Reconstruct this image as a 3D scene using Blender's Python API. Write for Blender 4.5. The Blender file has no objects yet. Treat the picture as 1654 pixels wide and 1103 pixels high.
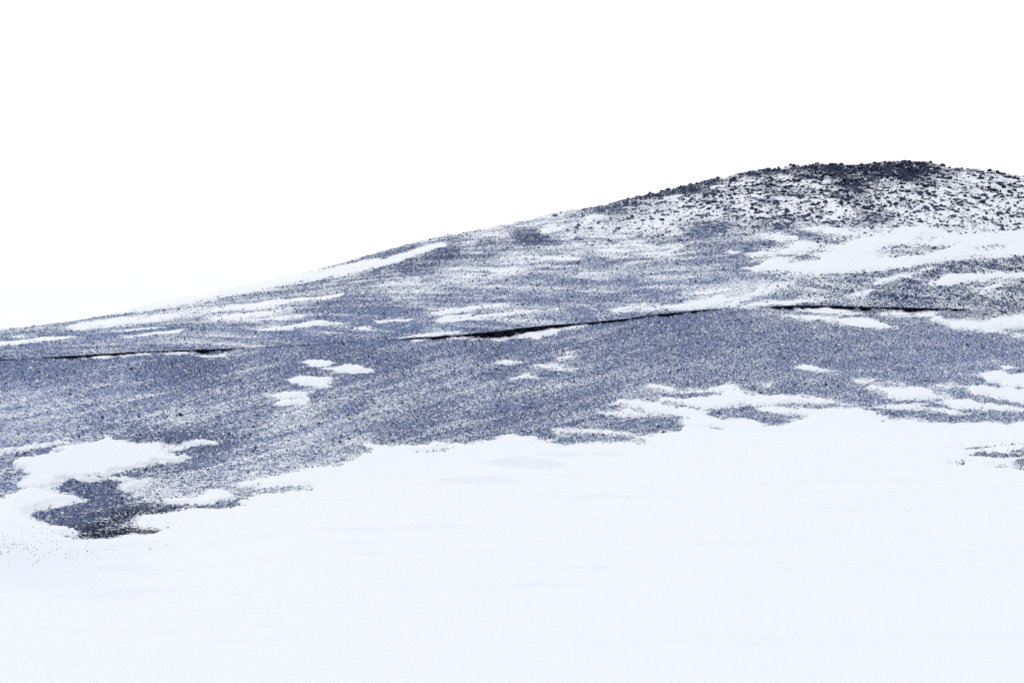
import bpy, math
import numpy as np
from mathutils import Vector

# ------------------------------------------------------------------ camera, sky, sun, exposure
W, H, F = 1654.0, 1103.0, 2297.0          # photograph size and focal length in its pixels
CX, CY = W / 2, H / 2
sc = bpy.context.scene
col = sc.collection
cam_d = bpy.data.cameras.new('camera'); cam = bpy.data.objects.new('camera', cam_d); col.objects.link(cam)
cam_d.sensor_width = 36.0; cam_d.lens = 36.0 * F / W
cam_d.clip_start = 0.1; cam_d.clip_end = 5000
cam.location = (0, 0, 0); cam.rotation_euler = (math.radians(90), 0, 0)
sc.camera = cam

SUN_EL, SUN_AZ = math.radians(48), math.radians(-35)     # behind the hill, a little to the left of it
wd = bpy.data.worlds.new('World'); sc.world = wd; wd.use_nodes = True
nt = wd.node_tree; nt.nodes.clear()
sky = nt.nodes.new('ShaderNodeTexSky'); sky.sky_type = 'NISHITA'; sky.sun_disc = False
sky.sun_elevation = SUN_EL; sky.sun_rotation = SUN_AZ; sky.dust_density = 6.0; sky.air_density = 1.0
mixw = nt.nodes.new('ShaderNodeMix'); mixw.data_type = 'RGBA'; mixw.clamp_result = False
mixw.inputs[0].default_value = 0.93                       # closed cloud cover over the clear sky
mixw.inputs[7].default_value = (10.5, 10.75, 11.2, 1)
bg = nt.nodes.new('ShaderNodeBackground'); bg.inputs[1].default_value = 0.1
out = nt.nodes.new('ShaderNodeOutputWorld')
nt.links.new(sky.outputs[0], mixw.inputs[6]); nt.links.new(mixw.outputs[2], bg.inputs[0]); nt.links.new(bg.outputs[0], out.inputs[0])

sun_d = bpy.data.lights.new('sun', 'SUN'); sun = bpy.data.objects.new('sun', sun_d); col.objects.link(sun)
sun_d.energy = 0.7; sun_d.angle = math.radians(14); sun_d.color = (1.0, 0.97, 0.92)
sd_dir = Vector((math.sin(SUN_AZ) * math.cos(SUN_EL), math.cos(SUN_AZ) * math.cos(SUN_EL), math.sin(SUN_EL)))
sun.rotation_euler = sd_dir.to_track_quat('Z', 'Y').to_euler()
sc.view_settings.view_transform = 'Standard'; sc.view_settings.look = 'None'
sc.view_settings.exposure = 0.0; sc.view_settings.gamma = 1.0
sc.render.filter_size = 1.1
sc.cycles.use_denoising = False
sc.cycles.max_bounces = 5; sc.cycles.diffuse_bounces = 3

rng = np.random.default_rng(11)

# ------------------------------------------------------------------ noise
def _h(i, j, s):
    n = (i.astype(np.int64) * 374761393 + j.astype(np.int64) * 668265263 + s * 974634777) & 0xffffffff
    n = ((n ^ (n >> 13)) * 1274126177) & 0xffffffff
    n = n ^ (n >> 16)
    return (n & 0xffffff) / float(0xffffff) * 2 - 1
def vnoise(x, y, s=0):
    i = np.floor(x); j = np.floor(y); a = x - i; b = y - j
    a = a * a * a * (a * (a * 6 - 15) + 10); b = b * b * b * (b * (b * 6 - 15) + 10)
    return (_h(i, j, s) * (1 - a) + _h(i + 1, j, s) * a) * (1 - b) + (_h(i, j + 1, s) * (1 - a) + _h(i + 1, j + 1, s) * a) * b
def fbm(x, y, s=0, o=4, g=.5):
    t = 0; a = 1; n = 0
    for k in range(o):
        t = t + a * vnoise(x * 2**k + 17.3 * k, y * 2**k - 9.1 * k, s + k); n += a; a *= g
    return t / n

# ------------------------------------------------------------------ the terrain: a height field z(u, y), u = column bearing, y = distance
U0, U1 = -1700, 3400
UG = np.arange(U0, U1 + 1)
def curve(pts, k=7):
    p = np.array(pts, float); a = np.interp(UG, p[:, 0], p[:, 1])
    w = np.hanning(2 * k + 3)[1:-1]; w /= w.sum()
    return np.convolve(np.pad(a, k, mode='edge'), w, mode='valid')
VB = curve([(-1700, 1000), (-600, 960), (0, 905), (250, 860), (500, 785), (800, 738), (1100, 712), (1400, 700), (1654, 698), (3400, 690)], 60)
YB = curve([(-1700, 60), (0, 75), (500, 103), (800, 122), (1100, 137), (1654, 148), (3400, 150)], 80)
VC = curve([(-1700, 640), (-500, 597), (0, 581), (92, 576), (136, 573.5), (174, 571), (207, 569), (245, 567.5), (313, 564.5), (362, 563.5), (450, 559), (497, 556.5),
            (593, 551), (659, 547), (749, 540), (812, 533.5), (858, 527.5), (898, 524.5), (940, 521.5), (1000, 516), (1058, 508), (1097, 504.5), (1135, 500), (1200, 497),
            (1260, 494), (1300, 493), (1351, 494), (1400, 495.5), (1472, 496.5), (1544, 499), (1600, 503), (1654, 511), (2200, 545), (3400, 560)], 7)
YC = curve([(-1700, 110), (0, 122), (500, 155), (800, 180), (1100, 198), (1654, 212), (3400, 215)], 80)
VS = curve([(-1700, 660), (-300, 575), (0, 534), (68, 525), (128, 517), (200, 504), (280, 485), (400, 463), (510, 437), (569, 421), (642, 401), (707, 386), (800, 368), (882, 350),
            (981, 330), (1100, 303), (1144, 292), (1201, 283), (1257, 275), (1316, 267), (1392, 264), (1458, 262), (1478, 263), (1525, 272), (1567, 279), (1600, 282), (1654, 288), (1800, 302), (2200, 370), (3400, 480)], 6)
YS = curve([(-1700, 170), (0, 205), (400, 250), (800, 310), (1200, 375), (1450, 400), (1654, 400), (3400, 380)], 80)
def P(a, u): return np.interp(u, UG, a)
def EL(v): return (CY - v) / F
YN = 42.0
ZN = EL(1103.0 + 8) * YN
def zsmooth(u, y):
    yb, yc, ys = P(YB, u), P(YC, u), P(YS, u)
    zb, zc, zs = EL(P(VB, u)) * yb, EL(P(VC, u)) * yc, EL(P(VS, u)) * ys
    y0 = yc + 6; z0 = zc - 0.45
    z = np.interp(y, [0, 5, 20, YN], [-1.9, -2.5, -6.9, ZN])
    tb = (y - YN) / (yb - YN); z = np.where(y > YN, ZN + (zb - ZN) * tb, z)
    tf = (y - yb) / (yc - yb); z = np.where(y > yb, zb + (zc - zb) * tf, z)
    g1 = (zb - ZN) / (yb - YN); g2 = (zc - zb) / (yc - yb); w = 11.0
    z = z + (g2 - g1) * np.clip(w - np.abs(y - yb), 0, None)**2 / (4 * w)
    td = np.clip((y - yc) / 6, 0, 1); z = np.where(y > yc, zc - 0.45 * td * td * (3 - 2 * td), z)
    tr = (y - y0) / (ys - y0); z = np.where(y > y0, z0 + (zs - z0) * (1.22 * tr - .22 * tr * tr), z)
    d = np.clip(y - ys, 0, None); z = np.where(y > ys, zs - .05 * d - .0011 * d * d, z)
    return z
def height(u, y):
    x = (u - CX) / F * y
    yc, ys = P(YC, u), P(YS, u)
    tr = np.clip((y - yc) / (ys - yc), 0, 1.1); tf = np.clip((y - YN) / (yc - YN), 0, 1)
    up = np.clip((u - 450) / 800, 0, 1)
    amp_r = np.clip((tr - .02) * 6, 0, 1) * (.10 + .75 * up * np.clip(tr * 1.4, 0, 1))
    amp_f = .10 * np.clip((1 - tf) * 8, 0, 1) * (y < yc)
    n = fbm(x / 13, y / 17, 3, 4)
    nf = fbm(x / 5 + .13 * y, y / 9, 9, 3)
    lump = np.abs(fbm(x / 4.2, y / 5.0, 21, 2)) * .9 * up * np.clip((tr - .55) * 4, 0, 1)
    return zsmooth(u, y) + amp_r * (n * 1.2 + .45 * nf) + amp_f * (n * 1.6 + nf) + lump
# tables that turn a photograph pixel into the distance of the ground it shows
UT = np.arange(-520, 2200, 8.0)
TF = np.linspace(0, 1, 1400)**3
YFRONT = np.zeros((len(UT), len(TF))); TR = np.linspace(0, 1, 700); YREAR = np.zeros((len(UT), len(TR)))
for k, u in enumerate(UT):
    yc = float(P(YC, u)); ys = float(P(YS, u)); vc = float(P(VC, u)); vs = float(P(VS, u))
    yy = np.concatenate([np.linspace(1, 42, 200), np.linspace(42.1, yc, 1800)])
    vv = CY - F * zsmooth(np.full_like(yy, u), yy) / yy
    vv = np.minimum.accumulate(vv)
    YFRONT[k] = np.interp(-(vc + (4000 - vc) * TF), -vv, yy)
    yy = np.linspace(yc + 6, ys, 1500); vv = np.minimum.accumulate(CY - F * zsmooth(np.full_like(yy, u), yy) / yy)
    YREAR[k] = np.interp(-(vc + (vs - vc) * TR), -vv, yy)
def _tab(T, u, q):
    a = np.clip((u - UT[0]) / 8.0, 0, len(UT) - 1.001); i = a.astype(int); fa = a - i
    b = np.clip(q, 0, T.shape[1] - 1.001); j = b.astype(int); fb = b - j
    return (T[i, j] * (1 - fb) + T[i, j + 1] * fb) * (1 - fa) + (T[i + 1, j] * (1 - fb) + T[i + 1, j + 1] * fb) * fa
def y_front(u, v):
    vc = P(VC, u); return _tab(YFRONT, u, np.cbrt(np.clip((v - vc) / (4000 - vc), 0, 1)) * (len(TF) - 1))
def y_rear(u, v):
    vc = P(VC, u); vs = P(VS, u); return _tab(YREAR, u, np.clip((v - vc) / np.minimum(vs - vc, -1e-3), 0, 1) * (len(TR) - 1))
def ground(u, v, dz=0.0):
    u = np.atleast_1d(np.asarray(u, float)); v = np.atleast_1d(np.asarray(v, float))
    y = np.where(v >= P(VC, u), y_front(u, v), y_rear(u, v))
    return np.stack([(u - CX) / F * y, y, height(u, y) + dz], -1)

# ------------------------------------------------------------------ snow outlines read off the photograph: (x0, y0, scale) of an enlarged view + points in it
R1, R2, R3, R4, R5 = (900, 580, 4.135), (1254, 560, 4.135), (0, 690, 4.135), (240, 690, 4.135), (600, 680, 3.308)
R6, R7, R8, R9, R10 = (1000, 340, 4.135), (1254, 350, 4.135), (420, 540, 2.852), (640, 480, 5.513), (0, 420, 3.676)
R11, R12, R13, R14, R15, R0 = (400, 340, 4.135), (1180, 240, 8.27), (800, 300, 5.513), (1450, 240, 8.108), (0, 840, 5.17), (0, 0, 1)
def px(r, pts): return [(r[0] + a / r[2], r[1] + b / r[2]) for a, b in pts]

FIELD = (px(R0, [(-400, 800)]) +
  px(R3, [(0, 500), (60, 460), (150, 420), (215, 405), (330, 410), (400, 440), (480, 460), (540, 490), (420, 520), (330, 535), (230, 555), (190, 580), (200, 610), (300, 640), (340, 660), (480, 672),
          (520, 700), (440, 735), (560, 752), (760, 738), (850, 715), (990, 718), (1060, 700), (1120, 675), (1060, 665), (960, 665), (840, 648), (935, 654), (900, 620), (960, 600), (1100, 580), (1230, 548)]) +
  px(R4, [(300, 540), (420, 545), (560, 540), (660, 515), (600, 500), (640, 485), (760, 455), (900, 445), (1060, 420), (1075, 398), (960, 395), (800, 405), (720, 400), (600, 385), (570, 372), (720, 352),
          (860, 325), (1000, 300), (1100, 265), (1240, 250), (1330, 215), (1470, 165), (1480, 140), (1400, 110), (1380, 95), (1500, 95), (1530, 115), (1654, 115)]) +
  px(R5, [(300, 120), (345, 105), (430, 110), (510, 120), (600, 95), (690, 68), (760, 62), (820, 78), (880, 80), (920, 95), (1000, 108), (1030, 122), (1100, 115), (1240, 108), (1370, 102), (1470, 118),
          (1440, 100), (1400, 75), (1500, 72), (1570, 55), (1650, 48)]) +
  px(R1, [(830, 470), (860, 400), (950, 385), (1150, 398), (1280, 412), (1390, 440), (1480, 440), (1560, 415), (1640, 397)]) +
  px(R2, [(100, 490), (215, 460), (130, 450), (0, 450)]) + px(R1, [(1450, 362), (1340, 330), (1440, 312), (1640, 322)]) +
  px(R2, [(250, 410), (360, 412), (560, 412), (650, 428), (730, 465), (740, 500), (800, 490), (860, 475), (940, 480), (1000, 505), (1100, 515), (1350, 515), (1490, 510), (1540, 525), (1620, 505), (1654, 498)]) +
  px(R0, [(1800, 676), (2150, 690), (2150, 4200), (-400, 4200)]))
HOLES = [px(R2, [(1210, 690), (1330, 672), (1654, 648), (1800, 640), (1654, 660), (1500, 665), (1350, 690), (1260, 695)]),
  px(R2, [(1270, 745), (1350, 710), (1420, 700), (1540, 720), (1580, 690), (1654, 682), (1750, 690), (1654, 735), (1600, 745), (1500, 748), (1420, 745), (1350, 740)]),
  px(R2, [(1190, 795), (1230, 770), (1320, 760), (1270, 785), (1215, 803)]),
  px(R2, [(1440, 815), (1520, 795), (1600, 765), (1654, 745), (1800, 760), (1740, 820), (1654, 830), (1620, 830), (1560, 808), (1460, 822)]),
  px(R5, [(255, 157), (330, 147), (400, 140), (405, 148), (330, 160), (280, 163)]),
  px(R1, [(890, 430), (940, 412), (1000, 428), (1080, 438), (1060, 450), (980, 442), (900, 442)]), px(R1, [(1050, 453), (1130, 449), (1090, 462)])]
PATCHES = [
 (R1, [(600, 160), (660, 165), (760, 180), (800, 205), (740, 210), (660, 195), (605, 185)]),
 (R1, [(680, 262), (760, 248), (850, 255), (1000, 250), (1090, 245), (1130, 215), (1050, 215), (1000, 205), (1090, 180), (1170, 170), (1230, 200), (1300, 225), (1400, 248), (1500, 238), (1620, 240), (1710, 258), (1820, 283), (1910, 303), (2020, 313), (1940, 318), (1810, 296), (1710, 293), (1560, 292), (1450, 298), (1350, 308), (1260, 305), (1200, 318), (1060, 328), (940, 318), (800, 298), (700, 280)]),
 (R1, [(780, 215), (880, 203), (1000, 208), (1060, 200), (1100, 188), (1060, 222), (900, 222), (840, 236)]),
 (R1, [(365, 285), (430, 265), (650, 282), (880, 325), (1000, 358), (940, 372), (1150, 398), (1280, 412), (1400, 442), (1200, 470), (900, 460), (830, 430), (870, 385), (800, 378), (700, 380), (600, 355), (540, 330), (480, 320), (450, 305)]),
 (R1, [(290, 352), (380, 340), (480, 325), (560, 355), (580, 372), (480, 372), (380, 372), (330, 368)]),
 (R1, [(-30, 455), (100, 453), (250, 463), (400, 476), (540, 495), (470, 500), (300, 490), (180, 483), (80, 502), (20, 500)]),
 (R1, [(1370, 163), (1430, 170), (1420, 185), (1385, 182)]), (R1, [(1100, 150), (1200, 152), (1150, 160)]),
 (R2, [(140, 132), (190, 118), (290, 135), (370, 158), (280, 158), (190, 145)]),
 (R2, [(530, 230), (560, 210), (660, 220), (690, 235), (620, 242), (560, 247)]), (R2, [(740, 230), (820, 236), (835, 252), (760, 246)]),
 (R2, [(560, 275), (640, 255), (760, 265), (900, 270), (1050, 285), (1110, 315), (1200, 360), (1400, 390), (1654, 415), (1800, 430), (1654, 432), (1500, 425), (1350, 418), (1200, 408), (1120, 395), (1060, 365), (960, 365), (850, 362), (740, 355), (720, 325), (680, 290)]),
 (R2, [(640, 405), (760, 393), (950, 391), (1040, 403), (1130, 423), (1270, 455), (1200, 455), (1060, 443), (960, 428), (800, 422)]),
 (R2, [(1080, 255), (1150, 245), (1220, 260), (1170, 275), (1110, 290)]),
 (R2, [(1260, 265), (1400, 270), (1654, 295), (1800, 310), (1800, 400), (1654, 375), (1500, 345), (1320, 310)]),
 (R2, [(1335, 185), (1390, 170), (1460, 170), (1540, 190), (1654, 188), (1800, 190), (1800, 265), (1654, 265), (1540, 265), (1500, 245), (1420, 220)]),
 (R2, [(1500, 130), (1600, 136), (1530, 143)]),
 (R3, [(-120, 190), (0, 162), (100, 145), (250, 122), (430, 88), (440, 98), (300, 125), (150, 153), (60, 168), (-60, 195)]),
 (R3, [(130, 260), (170, 225), (300, 195), (400, 170), (410, 130), (480, 110), (600, 95), (700, 75), (830, 88), (900, 112), (1050, 110), (1150, 125), (1180, 140), (1100, 155), (1160, 185), (1230, 205), (1200, 225), (1000, 245), (860, 270), (760, 300), (700, 320), (560, 325), (460, 340), (440, 350), (330, 412), (190, 412), (160, 400), (220, 330), (200, 280)]),
 (R3, [(1200, 122), (1290, 98), (1430, 86), (1447, 110), (1320, 113), (1220, 126)]), (R3, [(505, 345), (640, 335), (700, 345), (600, 360)]),
 (R3, [(700, 335), (760, 328), (850, 338), (862, 352)]), (R3, [(820, 400), (900, 360), (990, 345), (1000, 365), (900, 410), (850, 420)]),
 (R4, [(100, 495), (200, 490), (300, 480), (380, 460), (420, 425), (520, 430), (560, 465), (480, 490), (420, 510), (300, 515), (240, 520), (150, 510)]),
 (R7, [(-100, 290), (0, 288), (250, 278), (300, 265), (250, 255), (120, 248), (130, 220), (230, 222), (250, 210), (180, 170), (300, 180), (430, 185), (520, 145), (640, 130), (760, 115), (850, 80), (960, 60), (1080, 78), (1160, 103), (1300, 108), (1654, 92), (1850, 90), (1850, 225), (1654, 245), (1400, 265), (1200, 290), (1000, 310), (850, 335), (650, 360), (450, 378), (250, 375), (0, 380), (-100, 370)],
   [(R7, [(690, 238), (780, 183), (860, 173), (960, 193), (1250, 183), (1180, 212), (1080, 232), (960, 257), (850, 264), (750, 257), (650, 252)]), (R7, [(1310, 212), (1400, 193), (1500, 193), (1400, 212)]), (R7, [(295, 225), (330, 207), (355, 227)]), (R7, [(930, 152), (1000, 128), (1065, 138), (1000, 158)])]),
 (R6, [(840, 395), (920, 375), (1060, 375), (1000, 345), (900, 335), (1060, 320), (1180, 305), (1180, 420), (1100, 425), (1000, 410), (900, 405)]),
 (R6, [(1010, 270), (1140, 252), (1170, 215), (1200, 207), (1340, 225), (1350, 290), (1100, 285)]),
 (R6, [(970, 170), (1080, 160), (1200, 185), (1180, 200), (1080, 205), (1000, 190)]), (R6, [(1210, 120), (1340, 110), (1360, 130), (1340, 155), (1270, 145)]),
 (R6, [(1370, 115), (1500, 118), (1640, 130), (1640, 165), (1560, 175), (1440, 170), (1370, 150)]), (R6, [(720, 268), (800, 283), (790, 299), (740, 292)]), (R6, [(850, 300), (980, 275), (1060, 290), (900, 312)]),
 (R6, [(150, 652), (220, 635), (420, 625), (560, 600), (640, 575), (780, 570), (880, 555), (840, 520), (960, 510), (1060, 490), (1140, 478), (1100, 510), (1000, 535), (920, 570), (830, 600), (730, 640), (600, 650), (480, 655), (350, 665), (250, 662)]),
 (R6, [(430, 550), (560, 545), (640, 530), (780, 513), (700, 540), (560, 562), (480, 564)]), (R6, [(-40, 660), (160, 623), (180, 635), (60, 667), (-20, 680)]),
 (R6, [(740, 645), (900, 618), (1100, 605), (1350, 588), (1340, 602), (1200, 617), (1080, 640), (900, 648)]),
 (R7, [(510, 520), (560, 498), (640, 488), (620, 510), (540, 530)]), (R7, [(640, 440), (720, 413), (900, 373), (1000, 348), (1040, 338), (900, 392), (740, 428), (660, 457)]),
 (R7, [(970, 450), (1080, 425), (1130, 400), (1250, 395), (1480, 375), (1654, 370), (1800, 365), (1800, 400), (1654, 405), (1450, 425), (1250, 445), (1080, 457)]), (R7, [(1370, 485), (1440, 450), (1510, 445), (1500, 470), (1400, 490)]),
 (R7, [(90, 618), (200, 612), (350, 617), (480, 622), (560, 650), (480, 657), (300, 642), (180, 632)]),
 (R7, [(50, 660), (200, 666), (360, 663), (480, 673), (600, 688), (720, 713), (810, 742), (700, 745), (560, 730), (420, 712), (280, 692), (120, 674)]),
 (R7, [(700, 652), (790, 635), (900, 643), (1050, 640), (1065, 665), (960, 670), (900, 654), (790, 664)]),
 (R7, [(1030, 680), (1100, 670), (1200, 690), (1400, 690), (1470, 663), (1654, 655), (1850, 650), (1850, 760), (1654, 745), (1500, 745), (1480, 770), (1300, 757), (1150, 742), (1140, 720)]), (R7, [(1480, 770), (1560, 773), (1654, 788), (1750, 800), (1654, 808), (1560, 793)]),
 (R8, [(200, 128), (230, 118), (330, 128), (350, 135), (300, 147), (250, 145)]), (R8, [(300, 160), (400, 143), (450, 148), (510, 168), (440, 182), (360, 170)]), (R8, [(140, 212), (180, 203), (320, 201), (312, 242), (250, 242), (190, 227)]),
 (R8, [(40, 280), (140, 270), (215, 266), (200, 287), (120, 298)]), (R8, [(70, 325), (120, 303), (215, 298), (205, 320), (110, 330)]), (R8, [(1095, 132), (1140, 120), (1205, 130), (1150, 140)]),
 (R8, [(1265, 142), (1350, 136), (1450, 160), (1430, 172), (1340, 160), (1290, 160)]), (R8, [(1370, 108), (1440, 93), (1450, 107), (1380, 120)]), (R8, [(1390, 88), (1440, 80), (1420, 94)]), (R8, [(1155, 205), (1240, 186), (1280, 207), (1180, 211)]),
 (R9, [(480, 370), (620, 350), (760, 347), (870, 352), (1000, 355), (1150, 322), (1300, 302), (1430, 280), (1560, 265), (1700, 245), (1654, 265), (1460, 287), (1430, 317), (1290, 350), (1260, 375), (1200, 350), (1000, 370), (970, 393), (890, 393), (840, 370), (700, 365), (680, 388), (660, 368)]),
 (R9, [(310, 138), (480, 103), (640, 83), (960, 66), (985, 80), (740, 103), (560, 128), (380, 148)]), (R9, [(375, 182), (460, 158), (650, 153), (665, 167), (500, 193), (400, 195)]), (R9, [(330, 207), (560, 188), (780, 158), (1000, 138), (1220, 123), (1100, 145), (840, 173), (600, 208), (400, 218)]),
 (R9, [(10, 367), (200, 333), (330, 316), (560, 313), (420, 332), (300, 352), (100, 372)]), (R9, [(-20, 207), (120, 188), (100, 204), (-10, 221)]), (R9, [(1370, 114), (1530, 96), (1450, 115)]), (R9, [(105, 388), (250, 376), (240, 386), (120, 396)]),
 (R10, [(390, 402), (500, 375), (680, 350), (820, 345), (900, 325), (1050, 320), (1240, 290), (1500, 260), (1600, 245), (1660, 238), (1654, 262), (1500, 285), (1280, 312), (1060, 340), (880, 367), (760, 387), (600, 397), (480, 410)]),
 (R10, [(-100, 500), (0, 485), (100, 476), (300, 463), (470, 456), (380, 472), (160, 490), (40, 502), (-100, 520)]), (R10, [(720, 452), (860, 433), (1095, 413), (1060, 430), (880, 450), (760, 462)]), (R10, [(690, 422), (960, 398), (900, 414), (740, 428)]),
 (R10, [(1250, 347), (1360, 328), (1654, 303), (1654, 320), (1500, 337), (1320, 350)]), (R10, [(1490, 362), (1654, 343), (1560, 363)]), (R10, [(70, 457), (190, 448), (110, 463)]), (R10, [(500, 582), (600, 572), (780, 560), (895, 551), (880, 562), (700, 575), (560, 588)]),
 (R10, [(960, 552), (1100, 547), (1165, 556), (1000, 559)]), (R10, [(1185, 567), (1300, 565), (1345, 548), (1320, 573), (1220, 582)]),
 (R11, [(90, 802), (220, 785), (330, 755), (430, 738), (560, 743), (655, 755), (560, 765), (440, 773), (300, 788), (150, 806)]), (R11, [(850, 737), (960, 726), (1085, 723), (960, 743), (880, 745)]),
 (R11, [(0, 640), (120, 613), (280, 598), (440, 578), (625, 558), (600, 574), (460, 597), (250, 618), (100, 652), (0, 667)]), (R11, [(0, 690), (160, 673), (315, 666), (200, 688), (0, 705)]), (R11, [(0, 727), (200, 713), (385, 698), (250, 725), (60, 743)]), (R11, [(700, 790), (820, 772), (790, 795)]),
 (R11, [(460, 402), (720, 350), (850, 332), (900, 345), (1000, 320), (1100, 290), (1200, 252), (1290, 232), (1310, 240), (1180, 282), (1000, 345), (850, 380), (700, 405), (430, 472), (0, 550), (-306, 608), (-641, 657), (-827, 682), (-1034, 690), (-1034, 630), (-500, 537), (0, 430), (455, 350)]),
 (R12, [(1150, 940), (1260, 890), (1330, 840), (1450, 800), (1560, 815), (1480, 900), (1400, 943), (1250, 948)]),
 (R13, [(410, 400), (470, 378), (560, 390), (520, 422), (430, 437)]), (R13, [(690, 342), (780, 320), (850, 275), (960, 255), (900, 290), (870, 325), (800, 347)]), (R13, [(430, 640), (560, 633), (765, 650), (600, 658)]), (R13, [(-10, 747), (190, 733), (140, 757), (0, 767)]),
 (R13, [(1200, 522), (1330, 513), (1380, 525), (1260, 538)]), (R13, [(1525, 535), (1654, 538), (1600, 553)]), (R13, [(930, 582), (1060, 563), (1165, 570), (1000, 593)]), (R13, [(1330, 592), (1520, 573), (1585, 568), (1400, 601)]),
]
AX = 0.35                                     # a metre across shows more pixels than a metre up the slope
def sdf(poly, U, V):
    p = np.array(poly); q = np.roll(p, -1, 0)
    d2 = np.full(U.shape, 1e9); ins = np.zeros(U.shape, bool)
    for (ax, ay), (bx, by) in zip(p, q):
        ex, ey = (bx - ax) * AX, by - ay; wx, wy = (U - ax) * AX, V - ay
        t = np.clip((wx * ex + wy * ey) / (ex * ex + ey * ey + 1e-9), 0, 1)
        d2 = np.minimum(d2, (wx - t * ex)**2 + (wy - t * ey)**2)
        c = (ay > V) != (by > V)
        ins ^= c & (U < (bx - ax) * (V - ay) / (by - ay + 1e-12) + ax)
    return np.where(ins, 1, -1) * np.sqrt(d2)
def ragged(u, v, y):
    x = (u - CX) / F * y
    k = y / 150.0
    return fbm(x / (2.9 * k) - .08 * y, y / (.6 * k), 40, 4, .7) * 6.5 + fbm(x / (3.2 * k) + .2 * y, y / (4 * k), 45, 2) * 1.5 + vnoise(x / .22, y / .5, 51) * 1.9
NSR = np.ones((1000, 2300)); SNOW = np.full((1000, 2300), -9.0)            # snow cover over v 200..1199, u -300..1999, one cell a pixel
def put(poly, holes=()):
    p = np.array(poly); a, b = p.min(0), p.max(0)
    u0, u1 = int(max(a[0] - 14, -300)), int(min(b[0] + 14, 1999)); v0, v1 = int(max(a[1] - 6, 200)), int(min(b[1] + 6, 1199))
    V, U = np.mgrid[v0:v1 + 1, u0:u1 + 1].astype(float)
    s = sdf(poly, U, V)
    for h in holes: s = np.minimum(s, -sdf(h, U, V))
    sl = (slice(v0 - 200, v1 - 199), slice(u0 + 300, u1 + 301))
    ns = float(np.clip(.22 + s.max() / 9, .35, 1)); NSR[sl] = np.where(s > SNOW[sl], ns, NSR[sl])
    SNOW[sl] = np.maximum(SNOW[sl], s)
    return u0, v0, s, ns
def samp(arr, u, v, u0, v0):
    a = np.clip(u - u0, 0, arr.shape[1] - 1.001); i = a.astype(int); fa = a - i
    b = np.clip(v - v0, 0, arr.shape[0] - 1.001); j = b.astype(int); fb = b - j
    return (arr[j, i] * (1 - fa) + arr[j, i + 1] * fa) * (1 - fb) + (arr[j + 1, i] * (1 - fa) + arr[j + 1, i + 1] * fa) * fb

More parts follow.
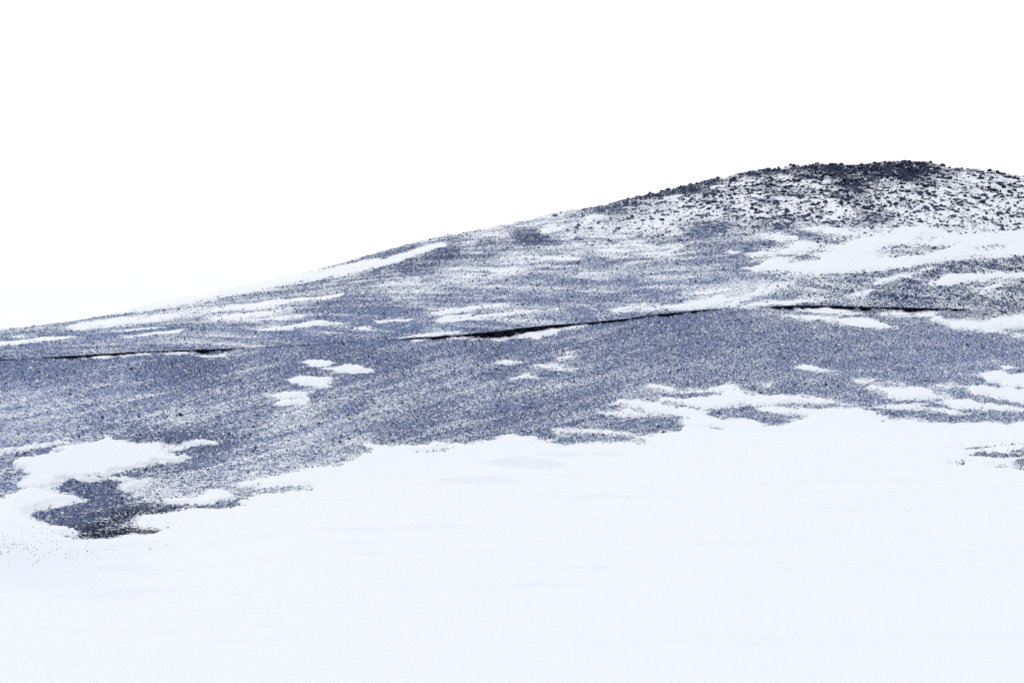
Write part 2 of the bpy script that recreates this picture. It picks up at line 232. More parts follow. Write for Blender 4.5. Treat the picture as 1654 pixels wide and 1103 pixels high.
# ------------------------------------------------------------------ ground cover read off the photograph: u, v, snow dusting, rock tone, stone density
CTRL = np.array([
 (50, 590, .15, .45, 1), (300, 590, .15, .4, 1), (550, 580, .15, .4, 1), (800, 560, .2, .43, 1), (1100, 530, .22, .43, 1), (1300, 560, .3, .45, 1), (1550, 560, .3, .5, 1), (1600, 600, .33, .5, 1), (1400, 620, .3, .5, 1),  # low dusting along the crest carries its shading band too
 (1200, 600, .3, .45, 1), (1000, 620, .33, .45, 1), (800, 640, .33, .45, 1), (600, 640, .35, .45, 1), (400, 640, .35, .47, 1), (200, 640, .37, .55, 1), (50, 640, .4, .6, 1), (50, 690, .42, .6, 1), (300, 680, .42, .5, 1),  # extra dusting at the left end stands in for a hazy lightening
 (500, 700, .5, .5, 1), (700, 700, .35, .42, 1), (900, 690, .3, .42, 1), (1100, 670, .3, .45, 1), (1300, 690, .3, .45, 1), (1600, 670, .3, .45, 1), (400, 760, .5, .5, 1), (250, 790, .6, .5, 1), (120, 770, .15, .35, .3),
 (170, 780, .2, .32, .5), (80, 830, .2, .36, .4), (140, 862, .15, .02, .9), (170, 857, .12, .0, .9), (200, 858, .15, .0, .9), (245, 860, .2, .02, .9), (210, 846, .3, .1, .9), (20, 780, .3, .5, .6), (1620, 745, .3, .35, 1), (300, 708, .1, .35, .5), (120, 840, .15, .36, .3), (150, 805, .2, .35, .4),
 (50, 565, .25, .52, .7), (150, 548, .2, .56, .4), (230, 541, .1, .56, .25), (50, 548, .25, .55, .6), (150, 562, .3, .5, .9), (150, 530, .4, .5, 1), (400, 520, .4, .48, 1), (420, 545, .35, .5, .9), (50, 528, .4, .5, 1), (300, 550, .35, .5, .9), (330, 530, .4, .5, 1), (300, 490, .5, .4, 1), (500, 480, .35, .38, 1), (500, 543, .2, .52, .5), (450, 500, .4, .45, 1), (560, 535, .3, .5, .9), (800, 500, .38, .5, 1),
 (700, 530, .35, .5, 1), (610, 520, .15, .52, .4), (600, 500, .3, .48, 1), (900, 500, .38, .5, 1), (900, 440, .35, .45, 1), (1050, 460, .38, .5, 1), (1150, 430, .38, .45, 1), (1200, 470, .42, .5, 1), (600, 440, .3, .33, 1),
 (650, 460, .6, .45, 1), (750, 440, .65, .5, 1), (850, 420, .65, .5, 1), (720, 408, .08, .27, 1), (780, 396, .08, .27, 1), (850, 383, .05, .25, 1), (660, 425, .15, .3, 1), (700, 390, .6, .4, 1), (830, 360, .5, .4, 1), (950, 370, .7, .4, 1), (950, 330, .35, .25, 1),
 (1050, 316, .1, .08, 1), (1100, 304, .1, .06, 1), (1075, 310, .1, .06, 1), (1000, 326, .2, .2, 1), (1050, 332, .72, .3, 1), (1100, 322, .72, .22, 1), (1150, 303, .6, .15, 1), (760, 393, .75, .4, 1), (800, 379, .7, .4, 1), (860, 362, .65, .4, 1), (1050, 360, .7, .3, 1), (1150, 340, .68, .2, 1), (1050, 395, .5, .35, 1), (1150, 375, .35, .4, 1), (1200, 310, .6, .12, 1), (1300, 297, .55, .08, 1), (1300, 275, .36, .06, 1), (1240, 279, .4, .08, 1),
 (1400, 269, .1, .03, 1), (1340, 270, .2, .03, 1), (1470, 265, .1, .03, 1), (1400, 300, .42, .06, 1), (1350, 330, .6, .08, 1), (1450, 320, .75, .1, 1), (1550, 310, .75, .12, 1), (1620, 290, .6, .08, 1), (1600, 340, .85, .15, 1), (1500, 355, .8, .25, 1),
 (1250, 340, .6, .15, 1), (1600, 430, .42, .25, 1), (1450, 440, .4, .35, 1), (1350, 470, .4, .35, 1), (1500, 480, .4, .35, 1), (1620, 480, .45, .3, 1), (1280, 385, .35, .35, 1), (1380, 375, .6, .3, 1), (1150, 880, 1, .5, 0), (500, 950, 1, .5, 0)])
CG_U = np.arange(-320, 2040, 10.0); CG_V = np.arange(200, 1000, 4.0)
_V, _U = np.meshgrid(CG_V, CG_U, indexing='ij')
_w = 0; _a = [0, 0, 0]
for u, v, d, t, n in CTRL:
    w = 1 / (((_U - u) * .38)**2 + (_V - v)**2 + 60)**1.7
    _w = _w + w
    for k, val in enumerate((d, t, n)): _a[k] = _a[k] + w * val
COVER = [a / _w for a in _a]
def cover(k, u, v): return samp(COVER[k], u / 10 + 32, (v - 200) / 4, 0, 0)

STRIKE = np.cumsum(np.interp(UG, [0, 600, 1000, 1300, 1654], [.15, .27, .22, .03, -.04]))      # how the wind streaks run across the slope
def summit(u, v): return np.clip((u - 880) / 280, 0, 1) * np.clip((402 - v) / 60, 0, 1)
def dust(u, v, x, y):
    k = summit(u, v); front = v > P(VC, u)
    d = cover(0, u, v) + np.where(front, np.interp(u, [0, 900, 1300], [.27, .27, .12]), .12) * fbm(u / 80, (v + np.interp(u, UG, STRIKE)) / 6.5, 5, 3, .65) + (np.where(front, .1, .16) + .34 * k) * fbm(x / 4.5, y / 9, 6, 4, .6) + np.where(front, .0, .38) * (1 - k) * fbm(x / 9 - y * .05, y / 2.6, 8, 4, .65)
    d = d + np.where(front, .03 - .20 * np.exp(-np.clip(v - P(VC, u), 0, None) / 13) * np.clip((1350 - u) / 300, .2, 1), .03)  # fewer flecks just under the crest also carry the darker shading there
    s = samp(SNOW, u, np.clip(v, 200, 1190), -300, 200)
    d = d + .5 * np.exp(np.minimum(s, 0) / 1.7) * np.clip(.8 + 2.2 * fbm(u / 22, (v + .1 * u) / 1.7, 33, 3, .6), 0, 1.6)
    soft = np.clip((360 - u) / 60, 0, 1) * np.clip((v - 695) / 20, 0, 1)
    return np.maximum(d, soft * .95 * np.exp(np.minimum(s, 0) / 4.0) * (1 + fbm(x / 2, y / 3, 12, 3)))
# ------------------------------------------------------------------ materials
def mat(name):
    m = bpy.data.materials.new(name); m.use_nodes = True; n = m.node_tree; n.nodes.clear()
    o = n.nodes.new('ShaderNodeOutputMaterial'); b = n.nodes.new('ShaderNodeBsdfPrincipled')
    n.links.new(b.outputs[0], o.inputs[0]); b.inputs['Roughness'].default_value = .85
    b.inputs['Specular IOR Level'].default_value = .15
    return m, n, b
def N(n, t, **kw):
    q = n.nodes.new(t)
    for k, v in kw.items(): setattr(q, k, v)
    return q
def mth(n, op, a, b=None, c=None, clamp=False):
    q = N(n, 'ShaderNodeMath', operation=op, use_clamp=clamp)
    for i, s in enumerate((a, b, c)):
        if s is None: continue
        if isinstance(s, (int, float)): q.inputs[i].default_value = s
        else: n.links.new(s, q.inputs[i])
    return q.outputs[0]
def attr(n, name): return N(n, 'ShaderNodeAttribute', attribute_name=name)
def noise(n, vec, scale, detail=2.0, rough=.5):
    q = N(n, 'ShaderNodeTexNoise'); q.inputs['Scale'].default_value = scale; q.inputs['Detail'].default_value = detail; q.inputs['Roughness'].default_value = rough
    n.links.new(vec, q.inputs['Vector']); return q.outputs[0]
def mapping(n, scale=(1, 1, 1), rz=0):
    t = N(n, 'ShaderNodeNewGeometry'); m = N(n, 'ShaderNodeMapping'); m.vector_type = 'TEXTURE'
    m.inputs['Scale'].default_value = scale; m.inputs['Rotation'].default_value = (0, 0, rz)
    n.links.new(t.outputs['Position'], m.inputs[0]); return m.outputs[0]
def mixc(n, f, a, b):
    q = N(n, 'ShaderNodeMix', data_type='RGBA')
    for i, s in ((0, f), (6, a), (7, b)):
        if isinstance(s, (int, float)): q.inputs[i].default_value = s
        elif isinstance(s, tuple): q.inputs[i].default_value = s
        else: n.links.new(s, q.inputs[i])
    return q.outputs[2]
SNOWC = (.745, .775, .82, 1)
ROCK_LO, ROCK_HI = (.005, .011, .036, 1), (.30, .395, .68, 1)
def rock_ramp(t):
    t = np.clip(t, 0, .85)[..., None]**1.3
    return np.array(ROCK_LO[:3]) * (1 - t) + np.array(ROCK_HI[:3]) * t

m_snow, n, b = mat('snow')
cr = attr(n, 'crust').outputs['Fac']
fine = noise(n, mapping(n, (1.6, .8, 1), .4), 1.2, 4)
f = mth(n, 'MULTIPLY', cr, mth(n, 'MULTIPLY_ADD', fine, 1.4, .3), clamp=True)
n.links.new(mixc(n, f, SNOWC, (.50, .55, .66, 1)), b.inputs['Base Color'])
b.inputs['Roughness'].default_value = .7
bp = N(n, 'ShaderNodeBump'); bp.inputs['Strength'].default_value = .25; bp.inputs['Distance'].default_value = .05
n.links.new(noise(n, mapping(n, (3.0, 1.0, 1), .25), .9, 5, .55), bp.inputs['Height']); n.links.new(bp.outputs[0], b.inputs['Normal'])

m_ground, n, b = mat('gravel_with_snow')
D = attr(n, 'dusting').outputs['Fac']; T = attr(n, 'tone').outputs['Fac']
fl = noise(n, mapping(n, (.5, .25, 60), .8), 1.0, 3.0, .65)
thr = mth(n, 'MULTIPLY_ADD', D, -.52, .72)
fac = mth(n, 'MULTIPLY', mth(n, 'SUBTRACT', fl, thr), 14.0, clamp=True)
grit = noise(n, mapping(n, (.16, .35, 60)), 1.0, 3.0, .7)
tt = mth(n, 'POWER', mth(n, 'MULTIPLY', T, mth(n, 'MULTIPLY_ADD', grit, 4.8, -1.4), clamp=True), 1.3)
n.links.new(mixc(n, fac, mixc(n, tt, ROCK_LO, ROCK_HI), SNOWC), b.inputs['Base Color'])
bp = N(n, 'ShaderNodeBump'); bp.inputs['Strength'].default_value = .6; bp.inputs['Distance'].default_value = .08
n.links.new(grit, bp.inputs['Height']); n.links.new(bp.outputs[0], b.inputs['Normal'])

m_stone, n, b = mat('scree_stone')
n.links.new(attr(n, 'col').outputs['Color'], b.inputs['Base Color'])

m_boulder, n, b = mat('basalt_boulder')
oi = N(n, 'ShaderNodeObjectInfo'); g = N(n, 'ShaderNodeNewGeometry'); sx = N(n, 'ShaderNodeSeparateXYZ'); n.links.new(g.outputs['True Normal'], sx.inputs[0])
tc = N(n, 'ShaderNodeTexCoord')
nz = noise(n, tc.outputs['Object'], 3.0, 4.0)
up = mth(n, 'ADD', sx.outputs[2], mth(n, 'MULTIPLY_ADD', nz, 1.2, -.6))
up = mth(n, 'ADD', up, mth(n, 'MULTIPLY_ADD', oi.outputs['Random'], .5, -.25))
sf = mth(n, 'MULTIPLY', mth(n, 'SUBTRACT', up, .93), 6.0, clamp=True)
ro = mixc(n, mth(n, 'MULTIPLY', mth(n, 'MULTIPLY', oi.outputs['Random'], nz), .55), (.006, .010, .026, 1), (.07, .09, .16, 1))
n.links.new(mixc(n, sf, ro, SNOWC), b.inputs['Base Color'])
bp = N(n, 'ShaderNodeBump'); bp.inputs['Strength'].default_value = .7; bp.inputs['Distance'].default_value = .15
n.links.new(nz, bp.inputs['Height']); n.links.new(bp.outputs[0], b.inputs['Normal'])

m_pebble, n, b = mat('dark_pebble')
n.links.new(mixc(n, noise(n, mapping(n, (.1, .1, .1)), 1.0), (.010, .016, .038, 1), (.05, .06, .10, 1)), b.inputs['Base Color'])

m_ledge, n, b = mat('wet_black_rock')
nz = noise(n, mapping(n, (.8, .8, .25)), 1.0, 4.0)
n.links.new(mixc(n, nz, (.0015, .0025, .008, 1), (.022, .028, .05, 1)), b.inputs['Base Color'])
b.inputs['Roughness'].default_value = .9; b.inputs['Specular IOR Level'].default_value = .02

# ------------------------------------------------------------------ mesh helpers
def mesh_np(name, co, tri=None, quad=None, smooth=True, attrs=None, colors=None):
    me = bpy.data.meshes.new(name); idx = []; sizes = []
    if quad is not None and len(quad): idx.append(quad.ravel()); sizes.append(np.full(len(quad), 4))
    if tri is not None and len(tri): idx.append(tri.ravel()); sizes.append(np.full(len(tri), 3))
    idx = np.concatenate(idx).astype(np.int32); sizes = np.concatenate(sizes).astype(np.int32)
    me.vertices.add(len(co)); me.vertices.foreach_set('co', np.ascontiguousarray(co, np.float32).ravel())
    me.loops.add(len(idx)); me.loops.foreach_set('vertex_index', idx)
    me.polygons.add(len(sizes)); me.polygons.foreach_set('loop_start', np.concatenate([[0], np.cumsum(sizes)[:-1]]).astype(np.int32))
    me.polygons.foreach_set('use_smooth', np.full(len(sizes), smooth))
    for k, a in (attrs or {}).items():
        me.attributes.new(k, 'FLOAT', 'POINT').data.foreach_set('value', np.ascontiguousarray(a, np.float32))
    if colors is not None:
        c = np.ones((len(co), 4), np.float32); c[:, :3] = colors
        me.attributes.new('col', 'FLOAT_COLOR', 'POINT').data.foreach_set('color', c.ravel())
    me.update(calc_edges=True); me.validate()
    return me
def obj(name, me, material=None, parent=None, **props):
    if material and not me.materials: me.materials.append(material)
    o = bpy.data.objects.new(name, me); col.objects.link(o); o.parent = parent
    for k, v in props.items(): o[k] = v
    return o
def gridquads(nr, nc, keep=None):
    i = np.arange(nr * nc).reshape(nr, nc)
    q = np.stack([i[:-1, :-1], i[:-1, 1:], i[1:, 1:], i[1:, :-1]], -1).reshape(-1, 4)
    if keep is None: return q, None
    k = keep.ravel(); q = q[k[q].any(1)]
    used = np.unique(q); m = np.full(nr * nc, -1); m[used] = np.arange(len(used))
    return m[q], used

fu0, fv0, fs, _ns = put(FIELD, HOLES); NSR[:] = .69
RAST = [put(px(p[0], p[1]), [px(*h) for h in p[2]] if len(p) > 2 else []) for p in PATCHES]
# ------------------------------------------------------------------ the hillside
uc = np.concatenate([np.arange(-1650, -200, 60), np.arange(-200, 1860, 3.1), np.arange(1860, 3350, 60)])
def rows(u):
    yb, yc, ys = P(YB, u), P(YC, u), P(YS, u)
    r = [np.full_like(u, a) for a in (.5, 4, 10, 20, 30)]
    r += [YN + (yb - YN) * t for t in np.linspace(0, .8, 14)]
    y0 = YN + (yb - YN) * .8
    r += [y0 + (yc - y0) * t for t in np.linspace(0, 1, 180)[1:]]
    r += [yc + 6 * t for t in (.1, .25, .45, .7, 1)]
    r += [yc + 6 + (ys - yc - 6) * t for t in np.linspace(0, 1, 230)[1:]]
    r += [ys + t for t in (.4, 1, 2, 4, 8, 15, 30, 60, 110, 200)]
    return np.array(r)
YR = rows(uc); UU = np.broadcast_to(uc, YR.shape)
ZZ = height(UU, YR); VV = CY - F * zsmooth(UU, YR) / YR
q, _ = gridquads(*YR.shape)
co = np.stack([(UU - CX) / F * YR, YR, ZZ], -1).reshape(-1, 3)
vm = np.where(YR > P(YC, UU), np.minimum(VV, P(VC, UU) - 1), VV)
hill = obj('hillside', mesh_np('hillside', co, quad=q, attrs={'dusting': dust(UU, vm, (UU - CX) / F * YR, YR).ravel(), 'tone': cover(1, UU, vm).ravel()}), m_ground, kind='structure', label='dark gravel hillside dusted with snow, rising to a rocky summit')

# ------------------------------------------------------------------ snow: the open field in front and the patches lying on the slope
def crust(u, v, y):
    x = (u - CX) / F * y
    s = np.zeros_like(u)
    for a, b, ru, rv, k in ((845, 752, 62, 10, .24), (900, 736, 40, 6, .18), (905, 722, 16, 4, .22), (770, 782, 60, 7, .18), (985, 736, 30, 4, .14), (700, 787, 26, 4, .1)):
        d = ((u - a) / ru)**2 + ((v - b) / rv)**2
        s += k * np.clip((1.15 - d + .7 * fbm(x / 4, y / 5, 71, 3)) * 3.5, 0, 1)
    s += .10 * np.clip(fbm(x / 14 + y * .02, y / 2.4, 79, 4, .6) * 2.2 - .35, 0, 1) * np.clip((v - 720) / 60, 0, 1)
    d = ((u - 60) / 260)**2 + ((v - 925) / 68)**2
    s += .20 * np.clip((1.1 - d + .8 * fbm(x / 5, y / 3, 77, 4)) * 1.2, 0, 1)
    return s
us = np.concatenate([np.arange(-390, -120, 12), np.arange(-120, 1780, 2.8), np.arange(1780, 2140, 12)])
vsn = np.concatenate([np.arange(655, 880, 1.0), np.arange(880, 1190, 5), np.geomspace(1192, 3950, 30)])
V, U = np.meshgrid(vsn, us, indexing='ij')
V = np.maximum(V, P(VC, U) + 1)
Y = y_front(U, V)
S = np.where(V < 1190, samp(fs, U, V, fu0, fv0), 9.0) + (ragged(U, V, Y) * .62 - .35) * np.clip((1000 - V) / 100, 0, 1)
q, used = gridquads(*U.shape, keep=S > -2.0)
off = np.where(S > 0, np.clip(S * .03, 0, .22), np.clip(S * .12, -.3, 0))
xs = (U - CX) / F * Y
off = off + np.where(S > 6, .06 * fbm(xs / 9 + Y * .03, Y / 4, 88, 3), 0)
co = np.stack([xs, Y, height(U, Y) + off], -1).reshape(-1, 3)[used]
field = obj('snow_field', mesh_np('snow_field', co, quad=q, attrs={'crust': crust(U, V, Y).ravel()[used]}), m_snow, kind='structure', label='smooth white snow field spreading out below the gravel slope')

for pt, (u0, v0, s, ns) in zip(PATCHES, RAST):
    poly = px(pt[0], pt[1])
    c = np.mean(poly, 0); rear = c[1] < P(VC, c[0])
    nv, nu = s.shape
    V, U = np.meshgrid(np.arange(v0, v0 + nv - 1, .8), np.arange(u0, u0 + nu - 1, 1.6), indexing='ij')
    if rear: V = np.clip(V, P(VS, U) - 0, P(VC, U) - .6); Y = y_rear(U, V)
    else: V = np.maximum(V, P(VC, U) + .8); Y = y_front(U, V)
    S = samp(s, U, V, u0, v0) + ragged(U, V, Y) * .9 * ns - .7 * (1 - ns)
    if pt[0] is R3: S = S + vnoise((U - CX) / F * Y / .35, Y / .9, 97) * 2.2 + fbm(U / 30, V / 3, 98, 3) * 4 * ns
    q, used = gridquads(*U.shape, keep=S > -.6)
    off = np.where(S > 0, np.clip(.02 + S * .05, 0, .2), np.clip(S * .15, -.15, 0))
    co = np.stack([(U - CX) / F * Y, Y, height(U, Y) + off], -1).reshape(-1, 3)[used]
    if len(q): obj('snow_patch', mesh_np('snow_patch', co, quad=q), m_snow, hill)

# ------------------------------------------------------------------ loose stones
def stones_mesh(name, x, y, z, r, tone, brown=None, rich=False, rime=.24):
    k = len(x)
    if rich:
        a = np.arange(5) * 2 * np.pi / 5
        base = np.concatenate([np.stack([np.cos(a), np.sin(a), np.full(5, -.35)], 1), np.stack([np.cos(a + .6) * .85, np.sin(a + .6) * .85, np.full(5, .38)], 1), [[0, 0, .75]]])
        tri = []
        for i in range(5):
            j = (i + 1) % 5; tri += [(i, j, 5 + i), (j, 5 + j, 5 + i), (5 + i, 5 + j, 10)]
    else:
        a = np.arange(4) * np.pi / 2           # sunk in the gravel: only what stands out of it
        base = np.concatenate([np.stack([np.cos(a), np.sin(a), np.full(4, -.3)], 1), [[.1, 0, .75]]])
        tri = [(i, (i + 1) % 4, 4) for i in range(4)]
    tri = np.array(tri); nb = len(base)
    b = base[None] * (1 + rng.uniform(-.38, .38, (k, nb, 3))) + rng.uniform(-.12, .12, (k, nb, 3))
    b = b * (r[:, None] * np.array([1, 1, 1.]))[:, None, :] * np.stack([rng.uniform(.7, 1.5, k), rng.uniform(.7, 1.3, k), rng.uniform(.55, 1.15, k)], 1)[:, None, :]
    th = rng.uniform(0, 6.283, k); cs, sn = np.cos(th)[:, None], np.sin(th)[:, None]
    bx = b[..., 0] * cs - b[..., 1] * sn; by = b[..., 0] * sn + b[..., 1] * cs
    co = np.stack([bx + x[:, None], by + y[:, None], b[..., 2] + z[:, None]], -1).reshape(-1, 3)
    c = rock_ramp(tone)
    w = rng.random(k) < rime * np.clip(.35 + tone * 2, .35, 1); c[w] = np.array(SNOWC[:3]) * rng.uniform(.55, 1, (w.sum(), 1))
    if brown is not None: c[brown] = np.array([.075, .036, .036]) * rng.uniform(.6, 1.3, (brown.sum(), 1))
    return mesh_np(name, co, tri=(tri[None] + (np.arange(k) * nb)[:, None, None]).reshape(-1, 3), smooth=False, colors=np.repeat(c, nb, 0))
def scatter(n, vfun, rear):
    u = rng.uniform(-110, 1770, n); v = vfun(u, n)
    y = y_rear(u, v) if rear else y_front(u, v)
    s = samp(SNOW, u, v, -300, 200) + ragged(u, v, y) * .9 * samp(NSR, u, v, -300, 200)
    x = (u - CX) / F * y; d = dust(u, v, x, y)
    stray = (s < 5) & (rng.random(n) < .12 * np.exp(-np.clip(s, 0, 9) / 1.3))
    keep = (s < .2) & (rng.random(n) < np.clip((1.25 if not rear else 1.15) - d * (.7 if not rear else .95), .03, 1) * cover(2, u, v)) | stray
    lift = np.clip(.02 + s * .05, 0, .18)
    return u[keep], v[keep], x[keep], y[keep], lift[keep], np.clip(.17 + .85 * d[keep], .08, .85)
# front slope
u, v, x, y, lift, rime = scatter(330000, lambda u, n: P(VC, u) + 1 + rng.random(n) * (np.interp(u, [0, 300, 700, 1200, 1654], [885, 850, 735, 715, 770]) - P(VC, u)), False)
r = np.exp(rng.normal(0, .42, len(u))) * 1.02 * y / F * (150 / y)**.25
o = obj('scree', stones_mesh('scree_front', x, y, height(u, y) + lift, r, cover(1, u, v) + (1 - .8 * summit(u, v)) * (rng.normal(.09, .2, len(u)) - .38 * (rng.random(len(u)) < .3)), rime=rime), m_stone, kind='stuff', label='fine grey blue scree covering the lower slope below the rock ledge', category='scree')
# rear slope
u, v, x, y, lift, rime = scatter(165000, lambda u, n: P(VC, u) + rng.random(n) * (P(VS, u) - P(VC, u)), True)
kp = rng.random(len(u)) > summit(u, v) * .75
u, v, x, y, lift, rime = u[kp], v[kp], x[kp], y[kp], lift[kp], rime[kp]
r = np.exp(np.clip(rng.normal(0, .42, len(u)), -1, .9)) * (1.2 + .5 * np.clip((u - 1200) / 300, 0, 1)) * y / F
brown = (rng.random(len(u)) < .005) & (u > 480) & (v > 410)
obj('scree', stones_mesh('scree_rear', x, y, height(u, y) + lift, r * np.where(brown, 1.15, 1), cover(1, u, v) + (1 - .8 * summit(u, v)) * (rng.normal(.09, .2, len(u)) - .38 * (rng.random(len(u)) < .3)), brown, rime=rime), m_stone, kind='stuff', label='mixed grey scree with a few brown stones above the rock ledge', category='scree')
# summit rubble
u, v, x, y, lift, rime = scatter(60000, lambda u, n: P(VC, u) + (.55 + .45 * rng.random(n)) * (P(VS, u) - P(VC, u)), True)
kp = rng.random(len(u)) < summit(u, v) * .42
u, v, x, y, lift, rime = u[kp], v[kp], x[kp], y[kp], lift[kp], rime[kp]
r = np.clip(np.exp(rng.normal(0, .5, len(u))) * 1.75, .6, 4.5) * y / F
obj('rubble', stones_mesh('rubble', x, y, height(u, y) + lift + .03, r, cover(1, u, v) + rng.normal(0, .06, len(u)), rich=True, rime=.06 + 0 * rime), m_stone, kind='stuff', label='dark angular rubble strewn between the summit boulders', category='rubble')

# ------------------------------------------------------------------ boulders, one object each
import bmesh
def rock_mesh(seed, sub=2, m=m_boulder):
    rs = np.random.default_rng(seed); bm = bmesh.new(); bmesh.ops.create_icosphere(bm, subdivisions=sub, radius=1)
    planes = [(lambda d: d / np.linalg.norm(d))(rs.normal(size=3)) for _ in range(9)]; cut = rs.uniform(.55, .9, 9)
    for vt in bm.verts:
        p = np.array(vt.co)
        for nrm, k in zip(planes, cut):
            e = p @ nrm - k
            if e > 0: p = p - nrm * e * .92
        p = p * (1 + .07 * rs.normal())
        vt.co = p * (1, .9, .85)
    me = bpy.data.meshes.new('boulder'); bm.to_mesh(me); bm.free(); me.materials.append(m); return me
ROCKS = [rock_mesh(s) for s in range(10)]
SMALL = [rock_mesh(40 + s, 1, m_pebble) for s in range(5)]
B = []
def traced(R, lst): B.extend([(R[0] + a / R[2], R[1] + b / R[2], w / R[2]) for a, b, w in lst])
traced(R14, [(590, 236, 78), (335, 195, 36), (275, 190, 40), (430, 225, 50), (425, 262, 70), (530, 270, 50), (300, 290, 40), (150, 300, 70), (200, 230, 70), (60, 240, 60), (505, 325, 70), (640, 315, 60), (530, 400, 60), (690, 395, 60), (605, 360, 50), (30, 435, 70),
  (170, 435, 60), (50, 525, 60), (355, 545, 65), (305, 578, 60), (430, 500, 60), (250, 515, 60), (670, 525, 60), (1115, 420, 60), (1200, 325, 70), (1310, 345, 70), (1395, 328, 50), (1420, 395, 60), (1530, 400, 70), (1580, 425, 60), (1105, 535, 50), (1190, 515, 60), (1390, 535, 60),
  (1455, 590, 60), (1490, 630, 55), (1540, 572, 60), (1625, 597, 40), (1110, 745, 90), (915, 835, 60), (800, 600, 40), (1265, 580, 60), (1320, 635, 50), (1240, 700, 60), (1440, 725, 55), (1165, 880, 50), (1245, 940, 45), (1315, 890, 50), (800, 810, 45), (480, 800, 50), (380, 790, 55),
  (590, 820, 45), (830, 480, 50), (905, 350, 50), (650, 985, 40), (1300, 780, 35), (270, 965, 40), (120, 840, 60), (215, 850, 50)])
traced(R12, [(760, 550, 60), (810, 545, 70), (250, 652, 60), (285, 640, 40), (1140, 205, 55), (490, 300, 60), (590, 275, 45), (640, 270, 45), (730, 255, 40), (800, 260, 50), (840, 262, 50), (1020, 275, 60), (1060, 270, 50), (1130, 290, 70), (1190, 292, 60), (945, 730, 60), (1100, 745, 70), (1470, 665, 50),
  (1210, 570, 70), (1470, 590, 80), (545, 885, 45), (180, 910, 45), (1255, 768, 30), (660, 470, 60), (925, 425, 55), (1030, 380, 60), (1060, 320, 50), (1140, 400, 50), (1520, 420, 80), (1600, 360, 70), (1330, 380, 70), (1560, 520, 80), (650, 605, 40), (800, 970, 45), (400, 665, 45), (1580, 235, 90), (1480, 215, 60), (1400, 220, 60)])
traced(R13, [(1220, 290, 40), (1110, 335, 30), (1490, 318, 45), (1100, 390, 35), (985, 402, 22), (815, 515, 28), (1025, 290, 25)])
nt_ = len(B)
while len(B) < 290:
    u = rng.uniform(1130, 1660); vs = float(P(VS, u)); v = vs + abs(rng.normal(0, 28)) + 1
    if v > 372 or samp(SNOW, np.array([u]), np.array([v]), -300, 200)[0] > 0: continue
    dark = float(cover(0, np.array([u]), np.array([v]))[0])
    if rng.random() > 1.25 - dark: continue
    B.append((u, v, float(np.clip(rng.lognormal(1.45, .3), 2.8, 8))))
for k, (u, v, w) in enumerate(B):
    v = max(v, float(P(VS, u)) + .3)
    g = ground(u, v)[0]; rad = .5 * w * g[1] / F
    o = obj('boulder', ROCKS[k % 10], category='boulder')
    o.location = (g[0], g[1], g[2] + rad * .25)
    o.scale = (rad * rng.uniform(.95, 1.15), rad * rng.uniform(.85, 1.1), rad * rng.uniform(.8, 1.05))
    o.rotation_euler = (rng.uniform(-.3, .3), rng.uniform(-.3, .3), rng.uniform(0, 6.28))
    if k == 0: o['label'] = 'rounded black boulder standing clear on the skyline just past the summit'
    elif k == 37: o['label'] = 'largest dark boulder amid the snow of the pale summit shoulder'
    elif 58 <= k <= 59: o['label'] = 'one of two touching black boulders forming a dark outcrop below the summit'; o['group'] = 'outcrop boulders below the summit'
    elif 60 <= k <= 61: o['label'] = 'black boulder of the low lone outcrop on the snowy flank of the summit'; o['group'] = 'lone outcrop boulders'
    elif k in range(nt_ - 7, nt_): o['label'] = 'small dark boulder on the snow-dusted shoulder of the long ridge'; o['group'] = 'boulders on the ridge shoulder'
    elif v - P(VS, u) < 14: o['label'] = 'black boulder in the rocky crown along the summit skyline'; o['group'] = 'boulders of the summit crown'
    elif u > 1450: o['label'] = 'dark boulder scattered on the snowier side of the summit'; o['group'] = 'boulders on the snowy summit side'
    else: o['label'] = 'dark angular boulder on the rubbly flank below the summit crown'; o['group'] = 'boulders on the summit flank'

# small stones lying on the open snow below the gravel tongue
ST = [(1255, 268, 12), (728, 290, 12), (422, 210, 10), (475, 215, 9), (590, 207, 9), (290, 157, 9), (65, 163, 9), (440, 130, 10), (275, 98, 9), (970, 238, 8), (1005, 243, 7), (895, 267, 7), (950, 278, 8), (1385, 238, 9), (1418, 237, 7), (85, 280, 8), (260, 306, 9), (290, 325, 10), (318, 374, 10),
      (290, 403, 8), (270, 430, 8), (72, 432, 6), (310, 538, 10), (403, 340, 7), (555, 350, 8), (605, 345, 8), (650, 310, 7), (705, 275, 7), (505, 260, 7), (430, 260, 6), (27, 200, 7), (8, 312, 8), (160, 240, 9), (195, 235, 8), (230, 285, 8), (240, 272, 7), (130, 240, 7)]
while len(ST) < 130:
    a = abs(rng.normal(0, 380)); b = rng.normal(230, 75)
    if 110 < b < 440 and a < 1450 and not (a > 560 and b < 190): ST.append((a, b, rng.uniform(4.5, 8)))
for k, (a, b, w) in enumerate(ST):
    u, v = R15[0] + a / R15[2], R15[1] + b / R15[2]
    yy = float(y_front(np.array([u]), np.array([v]))[0]); rad = .5 * w * 1.35 / R15[2] * yy / F
    o = obj('stone', SMALL[k % 5], category='stone')
    o.location = ((u - CX) / F * yy, yy, float(height(np.array([u]), np.array([yy]))[0]) + .22 + rad * .2)
    o.scale = (rad * 1.1, rad, rad * .95); o.rotation_euler = (rng.uniform(-.5, .5), rng.uniform(-.5, .5), rng.uniform(0, 6.28))
    if k == 0: o['label'] = 'lone dark stone lying farthest out on the clean snow below the black gravel tongue'
    else: o['label'] = 'small dark stone scattered on the grey-tinged snow below the gravel tongue'; o['group'] = 'small stones on the snow'
g = ground(1162, 667)[0]; rad = .5 * 4.2 * g[1] / F
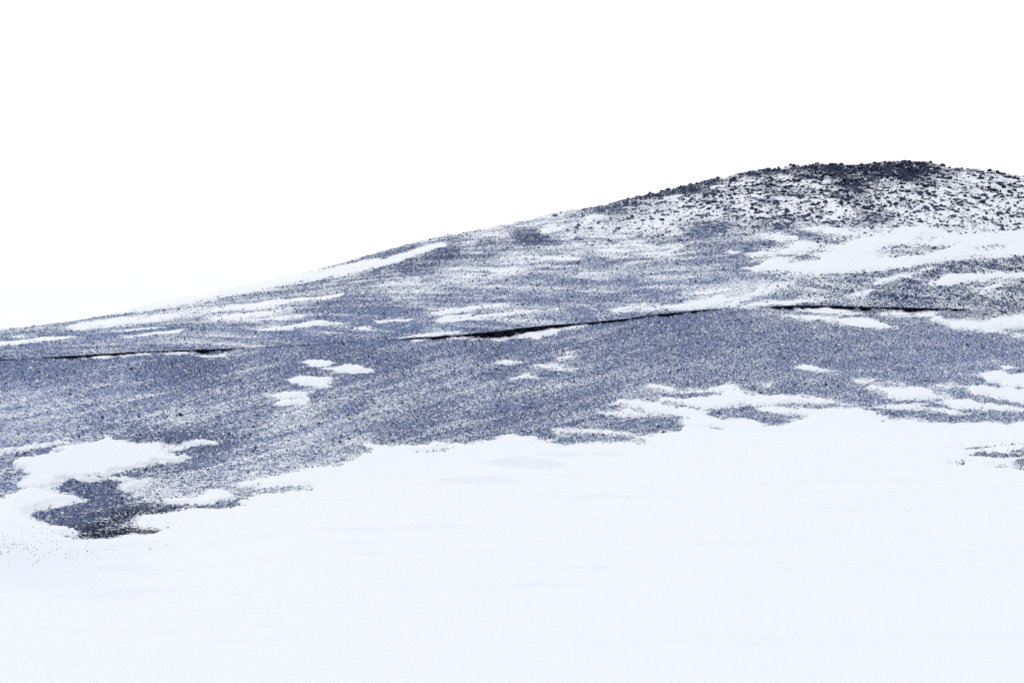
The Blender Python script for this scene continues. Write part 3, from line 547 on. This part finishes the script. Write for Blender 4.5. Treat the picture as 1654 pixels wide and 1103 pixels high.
o = obj('stone', SMALL[1], category='stone', label='lone black stone standing out in the narrow gravel lens above the snow field')
o.location = (g[0], g[1], g[2] + rad * .5); o.scale = (rad, rad, rad * 1.3)

# ------------------------------------------------------------------ the black ledges along the crest of the lower slope
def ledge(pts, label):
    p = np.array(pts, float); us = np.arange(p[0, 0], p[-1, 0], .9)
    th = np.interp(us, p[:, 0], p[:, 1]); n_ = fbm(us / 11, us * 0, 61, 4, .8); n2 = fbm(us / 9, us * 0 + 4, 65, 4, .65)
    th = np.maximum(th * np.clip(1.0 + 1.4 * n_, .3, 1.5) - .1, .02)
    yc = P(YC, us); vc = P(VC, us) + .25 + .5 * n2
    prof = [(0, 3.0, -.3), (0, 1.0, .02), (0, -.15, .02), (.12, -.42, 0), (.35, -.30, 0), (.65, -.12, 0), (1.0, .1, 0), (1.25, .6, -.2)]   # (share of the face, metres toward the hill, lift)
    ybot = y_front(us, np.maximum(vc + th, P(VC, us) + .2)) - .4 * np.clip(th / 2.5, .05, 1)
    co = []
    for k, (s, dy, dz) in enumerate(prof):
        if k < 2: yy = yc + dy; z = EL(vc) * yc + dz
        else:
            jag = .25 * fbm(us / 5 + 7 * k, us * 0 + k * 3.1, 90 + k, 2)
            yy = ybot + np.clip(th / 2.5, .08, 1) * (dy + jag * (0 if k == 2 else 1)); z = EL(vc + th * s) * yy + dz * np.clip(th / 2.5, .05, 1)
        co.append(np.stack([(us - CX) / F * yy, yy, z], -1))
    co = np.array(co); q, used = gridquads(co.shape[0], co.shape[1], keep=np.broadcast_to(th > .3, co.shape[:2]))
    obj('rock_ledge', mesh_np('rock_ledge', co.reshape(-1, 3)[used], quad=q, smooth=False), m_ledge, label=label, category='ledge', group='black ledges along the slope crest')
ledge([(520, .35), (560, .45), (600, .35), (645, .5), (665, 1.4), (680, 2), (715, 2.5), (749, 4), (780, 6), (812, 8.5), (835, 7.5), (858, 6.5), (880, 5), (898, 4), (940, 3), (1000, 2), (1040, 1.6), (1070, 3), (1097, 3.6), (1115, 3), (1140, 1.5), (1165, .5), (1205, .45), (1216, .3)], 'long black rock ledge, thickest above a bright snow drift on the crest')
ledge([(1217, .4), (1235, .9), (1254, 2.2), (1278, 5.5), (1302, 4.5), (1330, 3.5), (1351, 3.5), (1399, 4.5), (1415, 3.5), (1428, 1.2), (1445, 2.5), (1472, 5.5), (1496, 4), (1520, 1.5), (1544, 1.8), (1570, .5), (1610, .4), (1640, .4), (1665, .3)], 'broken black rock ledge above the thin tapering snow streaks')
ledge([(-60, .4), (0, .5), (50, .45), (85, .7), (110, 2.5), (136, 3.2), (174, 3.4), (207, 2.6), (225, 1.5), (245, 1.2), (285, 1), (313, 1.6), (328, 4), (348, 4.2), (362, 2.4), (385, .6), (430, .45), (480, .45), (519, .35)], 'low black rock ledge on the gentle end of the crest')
